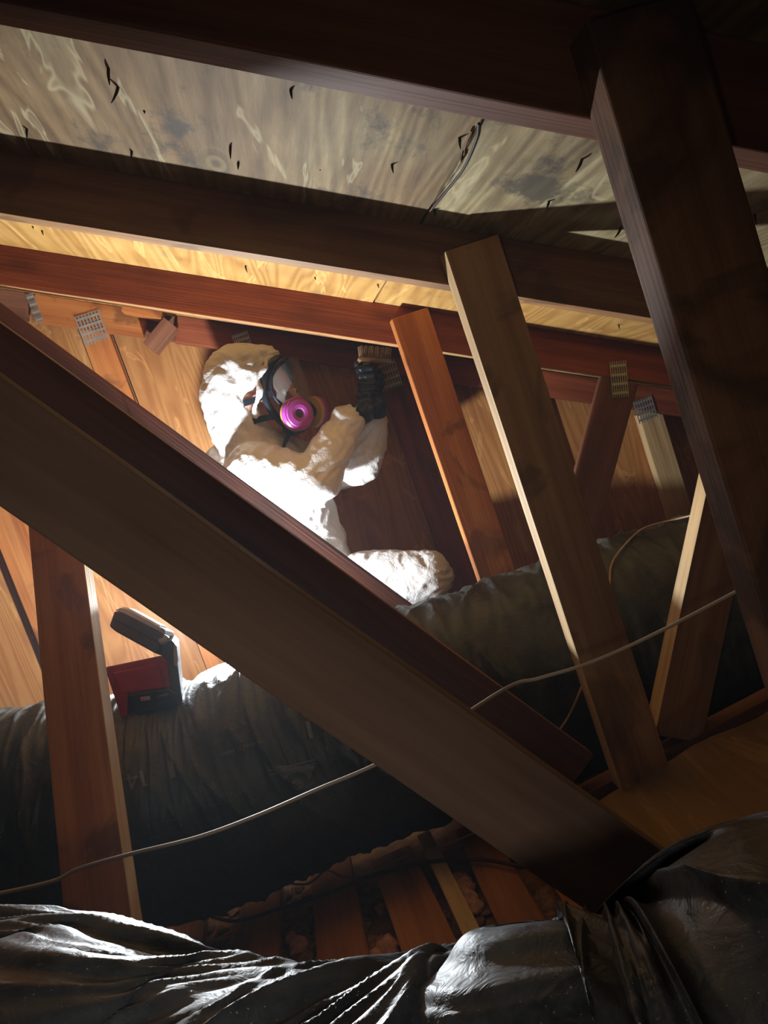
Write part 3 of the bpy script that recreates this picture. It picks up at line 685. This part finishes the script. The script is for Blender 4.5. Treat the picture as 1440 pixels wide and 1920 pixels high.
for pts_ in ([H(.05, -.07, .0), H(.02, -.085, -.005), H(-.03, -.088, -.01), H(-.075, -.06, .0)], [H(.045, -.06, -.06), H(.02, -.08, -.058), H(-.025, -.082, -.06), H(-.06, -.06, -.06)],
             [H(.06, -.02, -.10), H(.045, -.045, -.125), H(.03, -.06, -.16), H(.02, -.07, -.20)]):
    sp = spline(pts_, 8); bm = bmesh.new(); wv = upv * .008
    for a, b in zip(sp, sp[1:]): prism(bm, [a - wv, b - wv, b + wv, a + wv], lf * .003)
    link('strap', bm, M_RUB, resp)
# elastic rim of the hood around the face
bm = bmesh.new(); rim = []
for k in range(60):
    a = 2 * math.pi * k / 60
    rim.append(H(.012 + .030 * math.sin(a) + .006 * math.sin(9 * a) + (.02 if math.sin(a) < 0 else 0) * math.sin(a), .083 * math.cos(a), -.008 + .10 * math.sin(a)))
tube_bm(bm, rim + rim[:1], lambda t: .008 + .003 * math.sin(t * 70), 10); link('hood_rim', bm, M_SUIT, coverall, smooth=True)

# gloved hands closed round the brush handle
hA = P(697, 772, 2.08); hB = P(686, 668, 2.08); hd = (hB - hA).normalized()
def hand(wrist, grip, out, name):
    """fist round the handle: palm, four curled fingers stacked along the handle and a thumb; out = side on which knuckles stand"""
    out = Vector(out).normalized(); out = (out - hd * out.dot(hd)).normalized(); side = hd.cross(out)
    it = [(wrist, .030, wrist.lerp(grip + side * .012, .55), .031), (wrist.lerp(grip + side * .012, .5), .030, grip + side * .022, .027)]
    for k in range(4):
        z = hd * (.027 - k * .0185); ln = (1, 1.08, 1.03, .85)[k]
        b0 = grip + z + side * .024; b1 = grip + z + side * .008 + out * .028 * ln; b2 = grip + z - side * .022 + out * .018; b3 = grip + z - side * .020 - out * .010 * ln
        it += [(b0, .0105, b1, .0098), (b1, .0098, b2, .009), (b2, .009, b3, .0078)]
    t0 = grip + side * .022 - out * .012 + hd * .01; t1_ = grip - out * .026 + hd * .030; t2_ = grip - side * .018 - out * .018 + hd * .044
    it += [(t0, .013, t1_, .0115), (t1_, .0115, t2_, .0095)]
    return blob(it, .0028, M_GLOVE, name, person, lambda p: .0016 * ridge(p.x * 60, p.y * 60, p.z * 60) - .001, 2)
hand(P(664, 784, 2.065), P(693, 760, 2.08), (-.3, -1, 0), 'glove')
g2 = hand(P(705, 770, 2.14), P(689, 712, 2.085), (.2, -1, .1), 'glove')
bm = bmesh.new(); tube_bm(bm, spline([P(703, 792, 2.150), P(707, 772, 2.148), P(708, 748, 2.14), P(703, 728, 2.12)], 6), lambda t: .0265 - .008 * t, 16)
link('glove_cuff', bm, M_GLOVE, g2, smooth=True)
bm = bmesh.new(); tube_bm(bm, [P(648, 796, 2.06), P(660, 786, 2.064), P(672, 775, 2.067)], .034, 16); link('glove_cuff', bm, M_GLOVE, person, smooth=True)
brush = thing('scrub_brush', hA, 'wooden scrub brush with tan bristles held up in two black gloves', 'brush')
bm = bmesh.new(); tube_bm(bm, [hA.lerp(hB, t / 10) for t in range(11)], lambda t: .0085 + .003 * math.sin(t * 3.1), 14); link('handle', bm, W_PALE, brush, smooth=True)
hx = Vector((.86, .1, -.35)).normalized(); bc = P(703, 676, 2.08)
M = Matrix.Translation(bc) @ frame(hx, (0, 1, 0)); bm = bmesh.new(); add_box(bm, (0, 0, 0), (.085, .045, .014)); bmesh.ops.bevel(bm, geom=list(bm.edges), offset=.004, segments=2, affect='EDGES')
link('brush_head', bm, W_PALE, brush, M)
bm = bmesh.new()
for i in range(15):
    for j in range(7):
        x = -.038 + i * .0054; y = -.018 + j * .006; dx = random.uniform(-.004, .004)
        tube_bm(bm, [Vector((x, y, .005)), Vector((x + dx * .4, y, .018)), Vector((x + dx, y + random.uniform(-.003, .003), .034))], .0016, 5)
link('bristles', bm, M_BRIST, brush, M)
tag(brush.children[-1], kind='stuff')

# ------------------------------------------------------------------ fine dust hanging in the attic air
m = D.materials.new('dusty_air'); m.use_nodes = True; nt = m.node_tree; nt.nodes.clear()
vo = nt.nodes.new('ShaderNodeVolumeScatter'); vo.inputs['Density'].default_value = .016; vo.inputs['Anisotropy'].default_value = .35; vo.inputs['Color'].default_value = (.80, .90, 1, 1)
ou = nt.nodes.new('ShaderNodeOutputMaterial'); nt.links.new(vo.outputs[0], ou.inputs['Volume'])
bm = bmesh.new(); add_box(bm, (.2, .70, CZ - .1), (4.6, 3.9, 3.4))
tag(link('attic_haze', bm, m), 'thin blue grey dust haze in the attic air', 'haze', kind='stuff')
